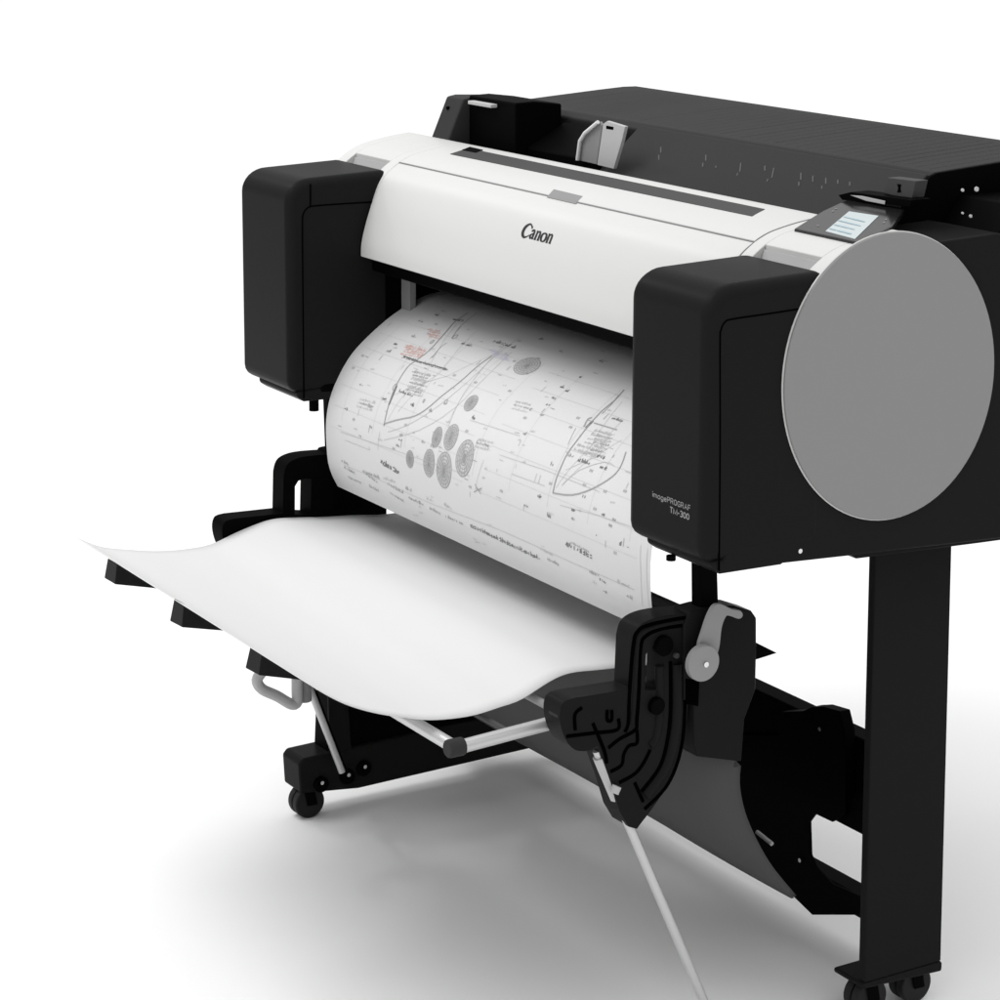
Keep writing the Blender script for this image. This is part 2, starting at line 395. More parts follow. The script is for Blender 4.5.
# left end block of the roll holder, black interior, white roll bracket
def slantblock(name, px_bottom, px_top, x1d, m, parent):
    pass
xl = onZ(431, 137, 1.078).x; xl2 = onZ(456, 141.5, 1.078).x
blk = ext('roll_holder_block', [(.296,1.05),(.284,1.070),(.315,1.1395),(.33,1.142),(.41,1.138),(.41,1.05)], -.53, -.477, DGREY, PR, .003)
ext('roll_bay', [(.325,1.03),(.325,1.1455),(.36,1.1465),(.41,1.140),(.41,1.03)], -.4765, -.335, BLACK2, PR, .003)
ext('roll_bay', [(.345,1.03),(.345,1.075),(.415,1.112),(.42,1.03)], -.3345, -.1355, BLACK2, PR, .003)
p = onY(449, 108, .308); bm = bmesh.new(); bm_tube(bm, [p-Vector((0,.004,0)), p+Vector((0,.02,0))], .0028, 8); link('screw_hole', bm, SEAM, blk)
a, b = onY(471, 101, .318), onY(494, 106, .318)
box('holder_tab', a.x, b.x, .312, .3245, b.z-.003, a.z+.001, BRACKET, PR, .001)
# bracket: two plates meeting at an edge
def plate(name, px, y, th, m, parent, vec=None):
    ring = [onY(a_, b_, y) for a_, b_ in px]; bm = bmesh.new(); bm_prism(bm, ring, vec or (0, th, 0)); return link(name, bm, m, parent, .0008)
brk = plate('roll_guide', [(597,165),(603,124),(607,121),(625,126.5),(622,140),(613.5,169)], .334, .006, BRACKET, PR)
plate('guide_flange', [(577,160),(579,143),(583,135),(600,121.5),(602,125),(596.5,164.5)], .338, .004, DISC, brk)
bm = bmesh.new(); bm_tube(bm, [onY(a_, b_, .334) for a_, b_ in ((577.5,160),(580,141),(585,133),(598,122))], .003, 8); link('guide_edge', bm, mat('white_edge', .75, .5, .3), brk)
plate('guide_notch', [(606,125.5),(613.5,127),(613,130),(606,129)], .3335, .001, SEAM, brk)
# right-hand roll holder details
p1 = plate('release_lever', [(883.5,193),(887.5,177.5),(916,181),(912,198),(907,199.5)], .362, .02, SLOT, PR)
plate('lever_mark', [(897,184),(901,184.5),(900,188),(901,192),(897,192.5),(898,188)], .3612, .0005, SEAM, p1)
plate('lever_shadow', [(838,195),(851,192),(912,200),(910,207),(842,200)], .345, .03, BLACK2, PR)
plate('paper_release_tab', [(850,195.2),(862,196),(885,201),(884.5,204.5),(866,201)], .3435, .001, BRACKET, PR)
ext('roll_cover_end', [(.337,1.05),(.4205,1.1225),(.432,1.1262),(.50,1.1305),(.60,1.1365),(.67,1.1405),(.70,1.129),(.70,1.03),(.34,1.03)], RX+.0003, RX+.006, BLACK2, PR, .001)
ext('roll_holder_cover', [(.44,1.06),(.47,1.095),(.66,1.095),(.66,1.02),(.44,1.02)], RX+.0065, XR-.02, BLACK2, PR, .003)
for a_, b_, r in ((962,190,.002),(976,189,.003),(970,216,.002),(962,213,.0014)):
    p = onX(a_, b_, XR-.019); bm = bmesh.new(); bm_tube(bm, [p, p+Vector((.002,0,0))], r, 10); link('screw', bm, BRACKET, PR)

# ------------------------------------------------------------------ stand
ST = thing('printer_stand', (0, .3, 0), 'black steel stand with broad legs, low cross beams and small casters under the printer', 'stand')
# right leg, broad column
lr = [onX(875.5,560,.56), onX(951.5,552,.56), onX(940.5,898,.56), onX(866,897,.56)]
y0a, y1a = lr[0].y, lr[1].y
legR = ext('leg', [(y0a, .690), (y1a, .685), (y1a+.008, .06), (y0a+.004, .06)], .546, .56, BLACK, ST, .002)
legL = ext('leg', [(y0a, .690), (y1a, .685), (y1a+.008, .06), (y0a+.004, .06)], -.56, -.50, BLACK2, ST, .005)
# feet
footL = ext('foot', [(-.005,.048),(-.008,.098),(.0,.106),(.30,.112),(.62,.112),(.62,.045),(.10,.036)], -.505, -.445, BLACK, ST, .004)
footR = ext('foot', [(y0a,.052),(y0a,.0595),(y1a+.01,.0595),(y1a+.01,.045)], .4985, .5615, BLACK, ST, .004)
for x, y, p in ((-.468,.016,footL),(-.475,.58,footL),(.53,y0a+.03,footR),(.53,y1a-.02,footR)):
    bm = bmesh.new(); bm_tube(bm, [(x-.015,y,.026),(x-.0012,y,.026)], .026, 28); bm_tube(bm, [(x+.0012,y,.026),(x+.015,y,.026)], .026, 28)
    cs = link('caster', bm, RUBBER, p, .003)
    bm = bmesh.new(); bm_prism(bm, [(x-.018,y-.012,.0585),(x+.018,y-.012,.0585),(x+.018,y-.012,.0535),(x+.0185,y-.006,.022),(x+.0155,y-.006,.022),(x+.0155,y-.012,.0530),(x-.0155,y-.012,.0530),(x-.0155,y-.006,.022),(x-.0185,y-.006,.022),(x-.018,y-.012,.0535)], (0,.018,0)); link('caster_fork', bm, BLACK2, cs, .002)
for y, z in ((.030,.058),(.078,.062),(.108,.070)):
    bm = bmesh.new(); bm_tube(bm, [(-.452,y,z),(-.4385,y,z)], .013, 16); k_ = link('foot_bolt', bm, BLACK2, footL, .002)
    bm = bmesh.new(); bm_tube(bm, [(-.4385,y,z+.004),(-.4375,y,z+.004)], .0032, 10); link('bolt_head', bm, STEEL, k_)
ext('foot_bracket', [(.052,.075),(.047,.110),(.052,.205),(.14,.235),(.62,.25),(.62,.06),(.13,.052)], -.4995, -.452, BLACK2, ST, .004)
ext('front_gusset', [(.048,.11),(.047,.21),(.08,.215),(.085,.15),(.09,.075),(.055,.075)], -.4515, -.446, BLACK, ST, .002)
# cross beams between the legs
yb = .45
def zat(a, b): return onY(a, b, yb)
beam = box('cross_beam', -.50, .495, yb, yb+.035, .178, .3165, BLACK2, ST, .004)
q0, q1 = onY(806,716,yb-.02), onY(845,716,yb-.02)
plate('beam_bracket', [(780,712),(803,711),(812,707),(823,706.5),(840,711.5),(845,732),(845,800),(780,800)], yb-.02, .018, BLACK2, beam)
p = onY(820.5, 729, yb-.021); bm = bmesh.new(); bm_tube(bm, [p, p+Vector((0,-.002,0))], .003, 10); link('screw', bm, STEEL, beam)
box('lower_beam', -.50, .495, yb-.002, yb+.033, .055, .088, BLACK2, ST, .004)
bm = bmesh.new()
ring = [onY(a_, b_, yb-.006) for a_, b_ in ((735,735),(845,735),(845,815),(832,822),(815,814),(809,822),(810,855),(816,868),(832,884),(868,900),(868,915),(812,915),(770,874),(748,838),(737,795))]
bm_prism(bm, ring, (0, .005, 0)); gz = link('web_plate', bm, BLACK2, ST, .001)
for a_, b_ in ((801,860),):
    p = onY(a_, b_, yb-.007); bm = bmesh.new(); bm_tube(bm, [p, p+Vector((0,-.003,0))], .0032, 10); link('screw', bm, STEEL, gz)

# ------------------------------------------------------------------ basket
BK = thing('paper_basket', (0, .1, .3), 'folding stacker basket with black side arms, aluminium rods and hanging dark grey cloth', 'basket')
arm_px = smooth_prof([(700,612),(665,616),(647,621),(637,629),(633,642)], 3)+[(631,689)]+smooth_prof([(575,698),(564,702),(560,712),(561,726),(566,740),(575,750),(588,751),(598,746)], 3)+[(612,785),(620,812),(629,827),(637,829)]+smooth_prof([(650,812),(668,785),(680,755),(687,720),(689,680),(691,655)], 3)+[(705,645)]
hole_px = [(646,655),(650,648),(657,645),(665,645),(663,690),(645,690)]
def arm(xo, xi, name='side_arm', m=BLACK):
    outer = YZ(arm_px, .50); hole = YZ(hole_px, .50)
    # bridge polygon with hole: cut at nearest point
    bi = min(range(len(outer)), key=lambda i: (outer[i][0]-hole[0][0])**2+(outer[i][1]-hole[0][1])**2)
    bm = bmesh.new()
    def ringv(x): return [bm.verts.new((x, y, z)) for y, z in outer], [bm.verts.new((x, y, z)) for y, z in hole]
    A, HA = ringv(xo); B, HB = ringv(xi)
    for R_, H_ in ((A, HA), (B, HB)):
        ed = [bm.edges.new((R_[i], R_[(i+1) % len(R_)])) for i in range(len(R_))]+[bm.edges.new((H_[i], H_[(i+1) % len(H_)])) for i in range(len(H_))]
        bmesh.ops.triangle_fill(bm, edges=ed, use_beauty=True)
    for R_, S_ in ((A, B), (HA, HB)):
        for i in range(len(R_)): bm.faces.new((R_[i], R_[(i+1) % len(R_)], S_[(i+1) % len(R_)], S_[i]))
    bmesh.ops.recalc_face_normals(bm, faces=bm.faces)
    o = link(name, bm, m, BK, .004, seg=2)
    return o
def ribs(xf, parent, m):
    def z3(pts): return [(540+.22*a, 600+.22*b) for a, b in pts]
    grooves = ([(700,75),(600,90),(480,118),(438,150),(425,200),(415,300),(405,450),(400,560),(385,600)],
      [(700,110),(560,130),(480,165),(457,220),(450,400),(440,540),(432,590),(360,632),(310,672)],
      [(592,280),(592,500),(577,640),(542,760),(460,870)], [(660,330),(655,560),(630,720),(572,850),(475,950)],
      [(500,680),(470,740),(430,790),(360,830)], [(440,590),(440,650),(405,662),(380,700),(370,750),(320,780)],
      [(430,830),(468,915)], [(120,620),(240,605),(350,590),(356,540)], [(160,590),(158,520),(190,490)], [(240,560),(290,680),(303,740)],
      [(305,500),(305,545),(325,545),(325,500)])
    for g in grooves:
        bm = bmesh.new(); bm_tube(bm, [(xf+.0005, *yz) for yz in YZ(smooth_prof(z3(g), 4), .50)], .0024, 8); link('groove', bm, SEAM, parent)
    for g, r in (([(622,290),(622,500),(606,640),(565,770),(480,890)], .0075), ([(545,300),(545,480),(530,620),(500,660)], .006), ([(700,92),(570,110),(475,142),(447,180),(437,300),(428,450),(420,560)], .0035)):
        bm = bmesh.new(); bm_tube(bm, [(xf-.001, *yz) for yz in YZ(smooth_prof(z3(g), 4), .50)], r, 12); link('rib', bm, m, parent)
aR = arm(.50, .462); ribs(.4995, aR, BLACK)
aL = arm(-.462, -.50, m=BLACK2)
bm = bmesh.new(); p = onX(667, 684-40, .5)
for a_, b_, r in ((655,705,.011),(662,645,.013)):
    p = onX(a_, b_, .5); bm = bmesh.new(); bm_tube(bm, [(.495, p.y, p.z), (.508, p.y, p.z)], r, 20); link('pivot_boss', bm, BLACK2, aR, .002)
p = onX(673, 654, .5); bm = bmesh.new(); bm_tube(bm, [(.505, p.y, p.z), (.509, p.y, p.z)], .0035, 10); link('screw', bm, SLOT, aR)
for a_, b_ in ((558,711),(561,724)):
    p = onX(a_+6, b_, .482); bm = bmesh.new(); bm_tube(bm, [(.475, p.y-.012, p.z), (.495, p.y-.012, p.z)], .006, 12); link('hinge_knuckle', bm, DGREY, aR)
p = onX(616, 789, .5); bm = bmesh.new(); bm_tube(bm, [onX(617,786,.505), onX(614,793,.505)], .006, 10); link('white_clip', bm, BRACKET, aR)
p = onX(646, 699, .48); bm = bmesh.new(); bm_tube(bm, [(.47, p.y, p.z), (.5, p.y, p.z)], .0045, 10); link('pin', bm, BRACKET, aR)
# side plates carrying the rear rod
sp = [(684,626),(690,612),(705,608),(735,606),(752,611),(757,618),(757,652),(756,690),(745,720),(742,762),(697,757),(694,745),(694,705),(684,700)]
plR = ext('side_plate', YZ(sp, .505), .47, .505, BLACK, BK, .003)
plL = ext('side_plate', [(y+.0, z) for y, z in YZ(sp, .505)], -.505, -.47, BLACK2, BK, .003)
ext('corner_spike', YZ([(755,642),(777,653),(755,660)], .49), .484, .49, BLACK2, plR, .0005)
ext('plate_recess', YZ([(686,679),(699,681),(698,706),(686,704)], .506), .5045, .507, SEAM, plR, .0005)
p = onX(341, 487, -.462); pp2 = onX(328, 488, -.468); bm = bmesh.new(); bm_tube(bm, [pp2, pp2+Vector((.005,0,0))], .003, 8); link('screw', bm, POCKET, plL)
# hanging posts from printer to arms
for x, m_ in ((.50, BLACK2), (-.50, BLACK2)):
    a_, b_ = onX(699, 560, .5), onX(716, 560, .5)
    bm = bmesh.new(); bm_prism(bm, [(x-.02, a_.y, .70), (x-.02, b_.y, .70), (x-.02, onX(719,622,.5).y, .59), (x-.02, onX(700,622,.5).y, .59)], (.02, 0, 0)); link('hanger_post', bm, m_, BK, .003)
# lever and roller
lev = [(709,664),(700,654),(699,645),(703,632),(708,617),(714,606),(721,604),(732,609),(741,611),(743,616),(739,619),(730,616),(726,617),(722,628),(720,645),(717,655)]
lv = ext('lock_lever', YZ(smooth_prof(lev+[lev[0]], 3)[:-1], .522), .516, .522, GREY, BK, .001)
p = onX(703, 663, .53)
bm = bmesh.new(); bm_tube(bm, [(.5235, p.y, p.z), (.533, p.y, p.z)], .0235, 32); link('lever_wheel', bm, GREY, lv, .0015)
p = onX(706, 664.5, .534); bm = bmesh.new(); bm_tube(bm, [(.5325, p.y, p.z), (.5352, p.y, p.z)], .0036, 12); link('screw', bm, STEEL, lv)
# cloth
CP = smooth_prof([(.198,.528),(.194,.505),(.176,.473),(.158,.41),(.151,.355),(.158,.315),(.175,.275),(.205,.225),(.246,.1745),(.250,.1700)], 6)
bm = bmesh.new(); rows = []
NX = 40
def xe(z, lo=.447, hi=.488): return lo+(hi-lo)*min(1, max(0, (.42-z)/.08))
for i in range(NX+1):
    rows.append([bm.verts.new((-.395+(xe(z)+.395)*i/NX, y+.0025*math.sin(9*i/NX+z*20), z)) for y, z in CP])
for r0, r1 in zip(rows, rows[1:]):
    for j in range(len(CP)-1): bm.faces.new((r0[j], r1[j], r1[j+1], r0[j+1]))
cl = link('basket_cloth', bm, FABRIC, BK); s_ = cl.modifiers.new('thick', 'SOLIDIFY'); s_.thickness = .003
# front panel of cloth, closing toward the front of the plate
CP2 = smooth_prof([(.098,.465),(.090,.42),(.088,.38),(.105,.315),(.145,.26),(.195,.212),(.246,.1725)], 6)
def rs(A, n):
    L = [0]
    for a, b in zip(A, A[1:]): L.append(L[-1]+math.hypot(b[0]-a[0], b[1]-a[1]))
    out = []
    for i in range(n):
        t = L[-1]*i/(n-1); k_ = min(max(j for j in range(len(L)) if L[j] <= t+1e-9), len(L)-2)
        u = (t-L[k_])/(L[k_+1]-L[k_] or 1); out.append((A[k_][0]+(A[k_+1][0]-A[k_][0])*u, A[k_][1]+(A[k_+1][1]-A[k_][1])*u))
    return out
g1 = rs([p for p in CP2 if p[1] > .171], 30); g2 = rs([p for p in CP if .171 < p[1] < .46], 30)
bm = bmesh.new(); rows = []
for j in range(30):
    (yf, zf), (yr, zr) = g1[j], g2[j]; row = []
    for i in range(NX+1):
        x = -.395+.815*i/NX; row.append((x, yf+.002*math.sin(7*x+zf*16), zf))
    dy = max(.004, min(.055, (yr-yf)*.85)); yl = row[-1][1]
    for k_ in range(1, 11):
        a = math.pi/2*k_/10; row.append((.420+.066*math.sin(a), yl+dy*(1-math.cos(a)), zf+(zr-zf)*.5*(k_/10)))
    row.append((.487, (yl+dy+yr)/2, zf+(zr-zf)*.75)); row.append((.489 if zr < .37 else .468, yr+(.006 if zr < .37 else .0), zr)); rows.append([bm.verts.new(p) for p in row])
for r0, r1 in zip(rows, rows[1:]):
    for j in range(len(r0)-1): bm.faces.new((r0[j], r0[j+1], r1[j+1], r1[j]))
cl2 = link('cloth_pouch', bm, FABRIC, BK); cl2.data.shade_smooth(); s_ = cl2.modifiers.new('thick', 'SOLIDIFY'); s_.thickness = .002
bm = bmesh.new(); bm_tube(bm, [onY(757,832,.25), onY(772,844,.25)], .003, 8); link('rod_end', bm, BRACKET, BK)  # short pale bar: a small metal rod end by the cloth
bm = bmesh.new(); bm_tube(bm, [(-.40,.192,.522),(.45,.192,.522)], .009, 14); link('rear_rod', bm, DGREY, BK)
# rods
pc = onX(456, 748, .45)
bm = bmesh.new(); bm_tube(bm, [(-.44, pc.y, pc.z), (.442, pc.y, pc.z)], .0085, 16); link('front_rod', bm, METAL, BK)
bm = bmesh.new(); bm_tube(bm, [(.45, pc.y, pc.z), onX(566,719,.45)], .0085, 16); link('side_rod', bm, METAL, BK)
bm = bmesh.new(); bm_tube(bm, [(-.45, pc.y+.08, pc.z), (-.45,-.094,.478)], .0085, 16); link('side_rod', bm, METAL, BK)
bm = bmesh.new(); bm_tube(bm, [(.448, pc.y-.012, pc.z), (.448, pc.y+.012, pc.z)], .0115, 16); link('corner_cap', bm, DGREY, BK, .003)
for a_, b_, r_ in ((557,711,.0055),(507,731,.004)):
    p = onX(a_, b_, .44); bm = bmesh.new(); bm_tube(bm, [p, p+Vector((-.86,0,0))], r_, 12); link('support_rod', bm, DISC if r_ > .005 else SLOT, BK)
# struts
def strut(x, dx, m_):
    a_ = onX(597, 750, .49); b_ = onX(660, 898, .49)
    d_ = (b_-a_); e_ = a_+d_*((a_.z-.006)/(a_.z-b_.z))
    a_ = Vector((x, a_.y, a_.z)); e_ = Vector((x+dx, e_.y, e_.z))
    bm = bmesh.new(); bm_tube(bm, [a_, e_], .0062, 12); s = link('strut', bm, m_, BK)
    k1 = a_+(e_-a_)*.02; k2 = a_+(e_-a_)*.16
    bm = bmesh.new(); bm_tube(bm, [k1, k2], .0095, 10); link('strut_sleeve', bm, BRACKET, s, .001)
    return s
strut(.49, 0, METAL)
bm = bmesh.new(); bm_tube(bm, [onX(302,668,-.42), onX(342,772,-.42)], .0055, 12); link('strut', bm, METAL, BK)
bm = bmesh.new(); bm_tube(bm, [onX(305,668,-.43), onX(345,772,-.43)], .0045, 12); link('strut', bm, BLACK2, BK)
# pale wire loop on the left strut
lp_ = smooth_prof([(262,672),(257,680),(262,689),(277,696),(291,704),(297,702),(297,690),(297,679)], 4)
bm = bmesh.new(); bm_tube(bm, [onX(a_, b_, -.40) for a_, b_ in lp_], .0088, 12); link('wire_loop', bm, BRACKET, BK)
bm = bmesh.new(); bm_tube(bm, [onX(304,678,-.41), onX(305,701,-.41)], .011, 14); link('loop_clamp', bm, DISC, BK, .002)
# support fingers under the blank sheet
for i, (fp) in enumerate((((107.5,558),(104,578),(115,584.5),(117,565)), ((174,598),(169.5,621),(182,627.5),(184,606)), ((250,646),(245,668),(259,675.5),(262,654)))):
    ring = [onY(a_, b_, -.385) for a_, b_ in fp]
    z_hi = ring[0].z
    bm = bmesh.new(); xa, xb = ring[0].x, ring[-1].x; t_ = (xa+.457)/.857
    z33 = .4945; dz_ = .0075
    zt, zb = ring[0].z, ring[1].z
    for x_ in (0,):
        a_ = [bm.verts.new(q) for q in ring]
        b_ = [bm.verts.new(q) for q in ((xa+.002,-.33,z33),(xa+.002,-.33,z33-dz_),(xb+.002,-.33,z33-dz_),(xb+.002,-.33,z33))]
        c_ = [bm.verts.new(q) for q in ((xa+.003,-.25,.472),(xa+.003,-.25,.462),(xb+.003,-.25,.462),(xb+.003,-.25,.472))]
        bm.faces.new(a_); bm.faces.new(c_[::-1])
        for p_, q_ in ((a_, b_), (b_, c_)):
            for j in range(4): bm.faces.new((p_[j], q_[j], q_[(j+1) % 4], p_[(j+1) % 4]))
    bmesh.ops.recalc_face_normals(bm, faces=bm.faces); link('support_finger', bm, BLACK, BK, .0015)

# ------------------------------------------------------------------ papers
SL = smooth_prof([(-.371,.522),(-.331,.501),(-.283,.489),(-.242,.481),(-.201,.477),(-.150,.478),(-.099,.4925),(-.047,.503),(.0,.500),(.041,.495),(.10,.490),(.150,.484),(.182,.483)], 5)
SR = smooth_prof(YZ([(313,687),(330,697),(350,706),(375,713),(400,717),(432,720),(470,716),(500,707),(522,699),(560,689),(590,686),(620,684)], .40), 5)
SR = SR[:-3]+[(.182,.486)]
SR = smooth_prof([p for p in YZ([(313,687),(330,697),(350,706),(375,713),(400,717),(432,720),(470,716),(500,707),(522,699)], .40)]+[(-.06,.5035),(.0,.501),(.08,.494),(.182,.486)], 5)
def resamp(A, n):
    L = [0]
    for a, b in zip(A, A[1:]): L.append(L[-1]+math.hypot(b[0]-a[0], b[1]-a[1]))
    out = []
    for i in range(n):
        t = L[-1]*i/(n-1); k_ = max(j for j in range(len(L)) if L[j] <= t+1e-9); k_ = min(k_, len(L)-2)
        u = (t-L[k_])/(L[k_+1]-L[k_] or 1); out.append((A[k_][0]+(A[k_+1][0]-A[k_][0])*u, A[k_][1]+(A[k_+1][1]-A[k_][1])*u))
    return out
SL = resamp(SL, 60); SR = resamp(SR, 60)
def loft(name, A, B, x0, x1, m, nx=30, th=.0004):
    bm = bmesh.new(); rows = []
    for i in range(nx+1):
        t = i/nx
        rows.append([bm.verts.new((x0+(x1-x0)*t, a[0]+(b[0]-a[0])*t, a[1]+(b[1]-a[1])*t)) for a, b in zip(A, B)])
    for r0, r1 in zip(rows, rows[1:]):
        for j in range(len(A)-1): bm.faces.new((r0[j], r1[j], r1[j+1], r0[j+1]))
    return bm
bm = loft('x', SL, SR, -.457, .40, PAPER)
bs = link('blank_paper_sheet', bm, PAPER); s_ = bs.modifiers.new('thick', 'SOLIDIFY'); s_.thickness = .0006; s_.offset = 0
bs['label'] = 'blank white paper sheet with curled-up corner lying on the basket below the printed one'; bs['category'] = 'paper sheet'

PF = smooth_prof([(.26,.842),(.217,.836),(.163,.812),(.115,.780),(.082,.749),(.055,.704),(.043,.657),(.044,.600),(.050,.572),(.062,.547)], 6)
X0, X1 = -.437, .447
bm = loft('x', PF, PF, X0, X1, PAPER, 24)
for f in bm.faces: f.material_index = 0
def S(a, b):
    r = onProfile(a, b, PF); return r
def dens(pts, n=6):
    o = []
    for (a, b), (c, d) in zip(pts, pts[1:]):
        for i in range(n): o.append((a+(c-a)*i/n, b+(d-b)*i/n))
    o.append(pts[-1]); return o
LAYER = [.0006]
def stroke(pts, wdt, idx, px=True, n=4):
    """ink line; pts are places on the photographed sheet, converted to (x, s) on its surface"""
    xs = [S(a, b) for a, b in pts] if px else pts
    xs = [p for p in xs if p]
    if len(xs) < 2: return
    xs = dens(xs, n); L = []; R = []
    for i, (x, s) in enumerate(xs):
        a, b = xs[max(i-1, 0)], xs[min(i+1, len(xs)-1)]
        tx, ts = b[0]-a[0], b[1]-a[1]; l = math.hypot(tx, ts) or 1; nx, ns = -ts/l*wdt*.38, tx/l*wdt*.38
        if not (X0+.003 < x < X1-.003): 
            L = []; R = []; return
        L.append(bm.verts.new(P3(PF, x+nx, s+ns, LAYER[0]))); R.append(bm.verts.new(P3(PF, x-nx, s-ns, LAYER[0])))
    for i in range(len(xs)-1):
        f = bm.faces.new((L[i], L[i+1], R[i+1], R[i])); f.material_index = idx
def blob(cx, cy, rx, rs, idx, filled=True):
    c = S(cx, cy)
    if not c: return
    n = 28
    for k_, r in enumerate([1.0, .8, .6, .4, .2] if filled else [1.0]):
        pts = [(c[0]+rx*r*math.cos(2*math.pi*i/n), c[1]+rs*r*math.sin(2*math.pi*i/n)) for i in range(n+1)]
        stroke(pts, .0016 if r == 1 else .0012, idx, px=False, n=1)
    if filled:
        for i in range(16):
            a = 2*math.pi*i/16
            stroke([(c[0], c[1]), (c[0]+rx*math.cos(a), c[1]+rs*math.sin(a))], .0009, idx, px=False, n=4)
        m = 18
        LAYER[0] = .0004
        vs_ = [bm.verts.new(P3(PF, c[0]+rx*math.cos(2*math.pi*i/m), c[1]+rs*math.sin(2*math.pi*i/m), .0004)) for i in range(m)]
        cc = bm.verts.new(P3(PF, c[0], c[1], .0004))
        for i in range(m):
            f = bm.faces.new((cc, vs_[i], vs_[(i+1) % m])); f.material_index = 3
        LAYER[0] = .0006
def scrib(x0, y0, x1, y1, idx=1, h=.006, wdt=.0013, dens_=1.0):
    """line of tiny unreadable lettering: short strokes of varied height along a baseline"""
    a, b = S(x0, y0), S(x1, y1)
    if not a or not b: return
    h *= .8; L = b[0]-a[0]; x = a[0]
    while x < b[0]:
        t = (x-a[0])/L if L else 0; s = a[1]+(b[1]-a[1])*t
        hh = h*random.choice((.55, .6, .65, 1.0)); 
        r = random.random()
        if r < .45: stroke([(x, s), (x+random.uniform(-.0004,.0006), s-hh)], wdt, idx, px=False, n=1)
        elif r < .75: stroke([(x, s-hh*.2), (x+h*.25, s-hh*.7)], wdt, idx, px=False, n=1); 
        elif r < .92: stroke([(x-h*.1, s-hh*.05), (x+h*.32, s-hh*.05)], wdt, idx, px=False, n=1); stroke([(x-h*.1, s-hh*.6), (x+h*.3, s-hh*.6)], wdt, idx, px=False, n=1)
        x += h*random.uniform(.28, .42)*(1.0 if random.random() < .85 else 2.2)/dens_
random.seed(11)
# materials: 0 paper 1 black ink 2 grey 3 light grey 4 red 5 blue
# left hull outline
stroke(smooth_prof([(384,426),(388,408),(395,388),(407,368),(417,360),(430,350),(446,332),(455,322),(468,313)], 3), .0026, 2)
stroke(smooth_prof([(384,424),(397,420),(415,416),(428,408),(442,396),(460,382),(478,366),(492,356)], 3), .0026, 2)
stroke(smooth_prof([(397,386),(392,398),(389,405)], 3), .004, 1)
stroke(smooth_prof([(452,338),(461,326),(477,313)], 3), .0014, 2)
stroke(smooth_prof([(432,358),(440,348),(447,343)], 3), .0014, 2)
stroke([(404,356),(417,361),(446,369)], .0022, 1); scrib(402,358,447,371, 1, .007, .0015)
for i in range(5): scrib(414-i*2, 373+i*5, 430-i*2, 377+i*5, 3, .005, .0012)
scrib(399,392,413,397, 1, .006, .0015)
for a_, b_, r in ((395,387,.004),(446,402,.003),(455,337,.004),(432,342,.003),(424,401,.002)): blob(a_, b_, r, r*1.3, 2, False)
scrib(452,320,463,322, 1, .008, .002); scrib(461,344,471,347, 1, .006, .0015); scrib(493,342,514,349, 1, .009, .0017)
for i in range(5): scrib(406-i*1.0+random.uniform(-2,2), 346+i*2.1, 424+random.uniform(-3,3), 350+i*2.1, 4, .006, .0012)
for i in range(4): scrib(428+random.uniform(-2,2), 330+i*2.3, 441+random.uniform(-3,1), 332+i*2.4, 4, .006, .0012)
for i in range(4): scrib(488+i*2, 350+i*2.5, 506+i, 354+i*2.5, 5, .005, .001)
# long sheer lines to the right of the hull
stroke(smooth_prof([(388,432),(410,424),(440,405),(470,380),(500,352),(520,338)], 3), .0010, 3)
stroke(smooth_prof([(384,440),(420,430),(455,408),(485,378),(512,352)], 3), .0010, 3)
stroke([(380,432),(378,450)], .001, 3); stroke([(448,428),(470,385),(505,345)], .001, 3)
# hatched ovals
for a_, b_, rx, rs in ((410,459,.0105,.0125),(429,463,.015,.020),(444,470,.0205,.026),(437,437,.0115,.015),(451,437,.016,.019),(464.5,458,.0215,.0265),(471,403,.013,.013),(527,366,.026,.018)):
    blob(a_, b_, rx, rs, 2)
# right hull
stroke(smooth_prof([(553,493),(556,480),(562,465),(568,453),(579,438),(590,424),(602,411),(615,400),(624,390)], 3), .0028, 2)
stroke(smooth_prof([(553,493),(572,495),(592,489),(612,477),(621,466),(626,452)], 3), .0026, 2)
stroke([(586,428),(593,421)], .006, 1); stroke([(594,423),(617,430)], .0024, 2)
for i in range(6): scrib(594-i*3.2, 431+i*4, 611-i*2.5, 436+i*4, 3, .006, .0012)
scrib(574,450,597,458, 3, .005, .0012)
scrib(578,461,589,465, 1, .007, .002); scrib(597,457,604,459, 1, .007, .002); scrib(600,468,606,470, 1, .006, .002); scrib(612,419,622,422, 1, .006, .0016); scrib(568,456,573,458, 2, .006, .0015)
stroke(smooth_prof([(584,427),(588,419),(592,418)], 2), .003, 2); stroke([(568,445),(576,428)], .0015, 3)
stroke(smooth_prof([(562,485),(580,470),(605,462),(614,466)], 2), .001, 3)
stroke([(602,414),(612,404),(620,394)], .0015, 2)
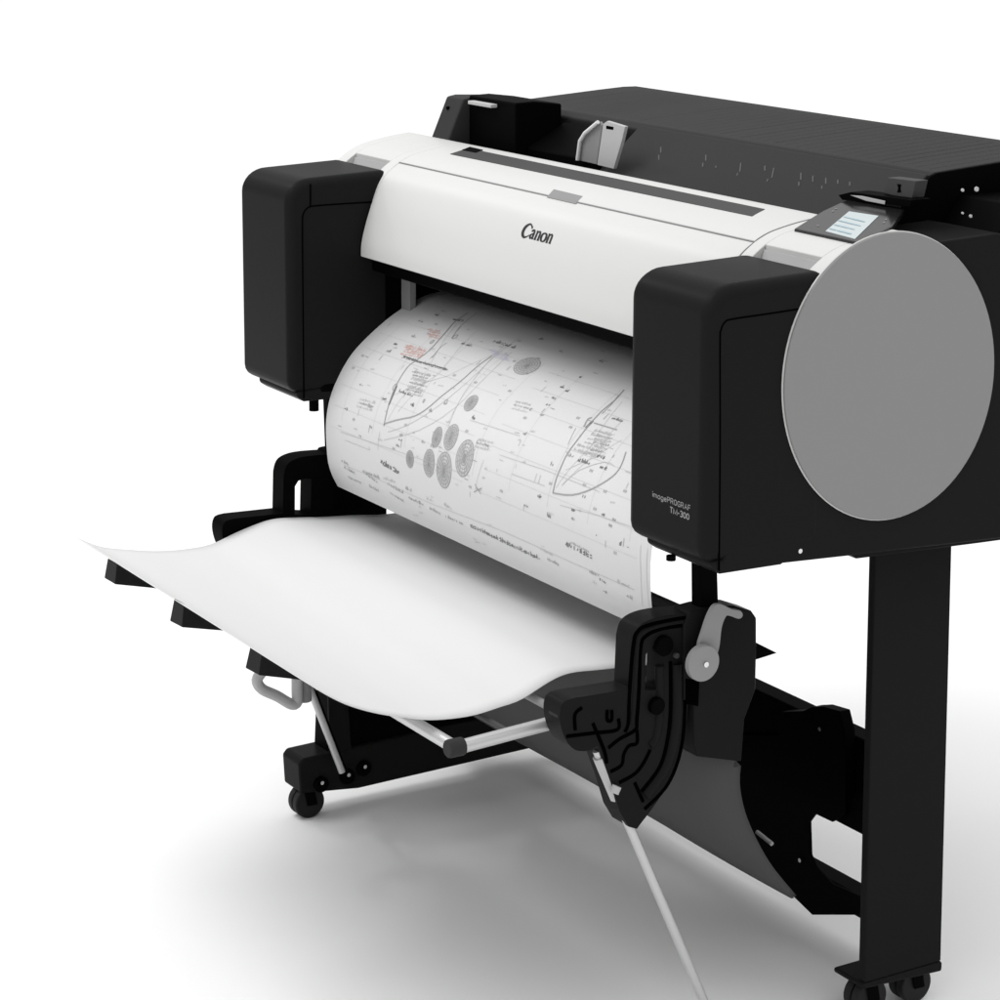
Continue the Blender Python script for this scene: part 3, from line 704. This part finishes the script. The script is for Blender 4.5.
# construction lines and scattered dimension marks
for pts in (((341,432),(400,452),(470,476)), ((500,455),(545,470),(600,492)), ((345,440),(370,450)), ((512,474),(545,486)), ((470,420),(520,436)), ((560,505),(600,516),(635,528)), ((641,545),(641,572),(643,606)), ((648,548),(647,580),(650,608)), ((484,460),(475,492))):
    stroke(list(pts), .0009, 3)
stroke(smooth_prof([(344,465),(380,480),(430,503),(500,530),(560,557),(635,590)], 2), .0008, 3)
for a_, b_ in ((361,386),(371,428),(360,437),(401,436),(400,441),(398,447),(423,443),(432,447),(346,410),(384,400),(473,419),(524,435),(552,466),(553,399),(541,416),(529,410),(561,388),(580,378),(478,490),(539,498),(526,507),(549,517),(573,511),(573,520),(584,498),(603,516),(614,521),(610,527),(596,536),(620,545),(547,406),(566,392),(412,337),(395,345),(436,316),(420,322),(540,340),(560,352),(600,362),(412,406),(430,412),(443,312),(388,352),(602,352)):
    scrib(a_-1.3, b_-.6, a_+1.6, b_+.6, random.choice((1, 2)), .007, .0017)
stroke([(475,484),(481,494)], .0015, 2); stroke([(474,492),(482,488)], .0015, 2)
for i in range(9):      # ordinate grid across the plan
    u = X0+.05+i*.098
    stroke([(u, .10), (u, .30)], .0005, 3, px=False, n=12)
for i in range(7):
    sv = .11+i*.034
    stroke([(X0+.02, sv), (X0+.42, sv)], .0004, 3, px=False, n=2); stroke([(X0+.47, sv+.004), (X1-.03, sv+.004)], .0004, 3, px=False, n=2)
for (a_, b_), (c_, d_) in (((388,420),(462,318)), ((398,412),(478,330)), ((556,488),(622,402)), ((562,486),(623,420)), ((392,396),(500,352)), ((566,470),(622,440))):
    stroke([(a_, b_), ((a_+c_)/2+2, (b_+d_)/2+2), (c_, d_)], .0008, 3)
for k_ in range(110):
    u, sv = random.uniform(X0+.02, X1-.03), random.uniform(.07, .33)
    t_ = random.random()
    if t_ < .4: stroke([(u, sv), (u+random.uniform(.004,.014), sv)], .0012, random.choice((2, 3)), px=False, n=1)
    elif t_ < .7: stroke([(u, sv), (u, sv+random.uniform(.004,.012))], .0012, random.choice((2, 3)), px=False, n=1)
    else:
        for q in range(3): stroke([(u+q*.0028, sv), (u+q*.0028+.0006, sv-.004)], .0012, 2, px=False, n=1)
for (x_, y_, n_) in ((414,372,6),(598,432,7),(515,402,3),(478,440,3),(360,400,3)):
    for i in range(n_): scrib(x_-i*1.6, y_+i*3.6, x_+15-i*1.6, y_+3.8+i*3.6, 2 if i % 2 else 3, .0055, .0012)
# title block text along the lower edge
scrib(381,464,399,474, 1, .012, .0022, 1.3); scrib(566,546,591,558, 1, .013, .0022, 1.2); scrib(571,543,590,553, 2, .004, .001)
scrib(471,527,540,560, 1, .009, .0018, 1.2)
for a_, b_, c_, d_, i_ in ((342,462,348,465,2),(344,468,355,474,2),(349,478,362,484,2),(363,472,380,479,2),(366,475,379,484,2),(370,487,379,492,2),(384,479,395,483,3),(388,485,404,494,2),(391,494,404,502,2),(406,489,412,492,2),(408,498,424,506,2),(427,499,433,502,3),(430,509,441,515,2),(444,505,452,510,3),(446,517,463,525,2),(541,550,553,556,3),(548,560,559,566,2),(590,573,599,577,2),(600,580,606,584,1),(593,583,597,585,3),(604,592,608,594,1),(618,583,630,588,3),(627,597,633,600,2)):
    scrib(a_, b_, c_, d_, i_, .007, .0014)
for i in range(60):    # faint specks of fine print over the plan
    a_, b_ = random.uniform(345, 625), random.uniform(320, 560)
    scrib(a_-1, b_, a_+random.uniform(1, 4), b_+.8, 3, .004, .0009)
ps = link('printed_paper_sheet', bm, [PAPER, INK, INKG, INKL, INKR, INKB])
ps['label'] = 'long sheet with a grey and red boat plan drawing curling down out of the printer'; ps['category'] = 'paper sheet'
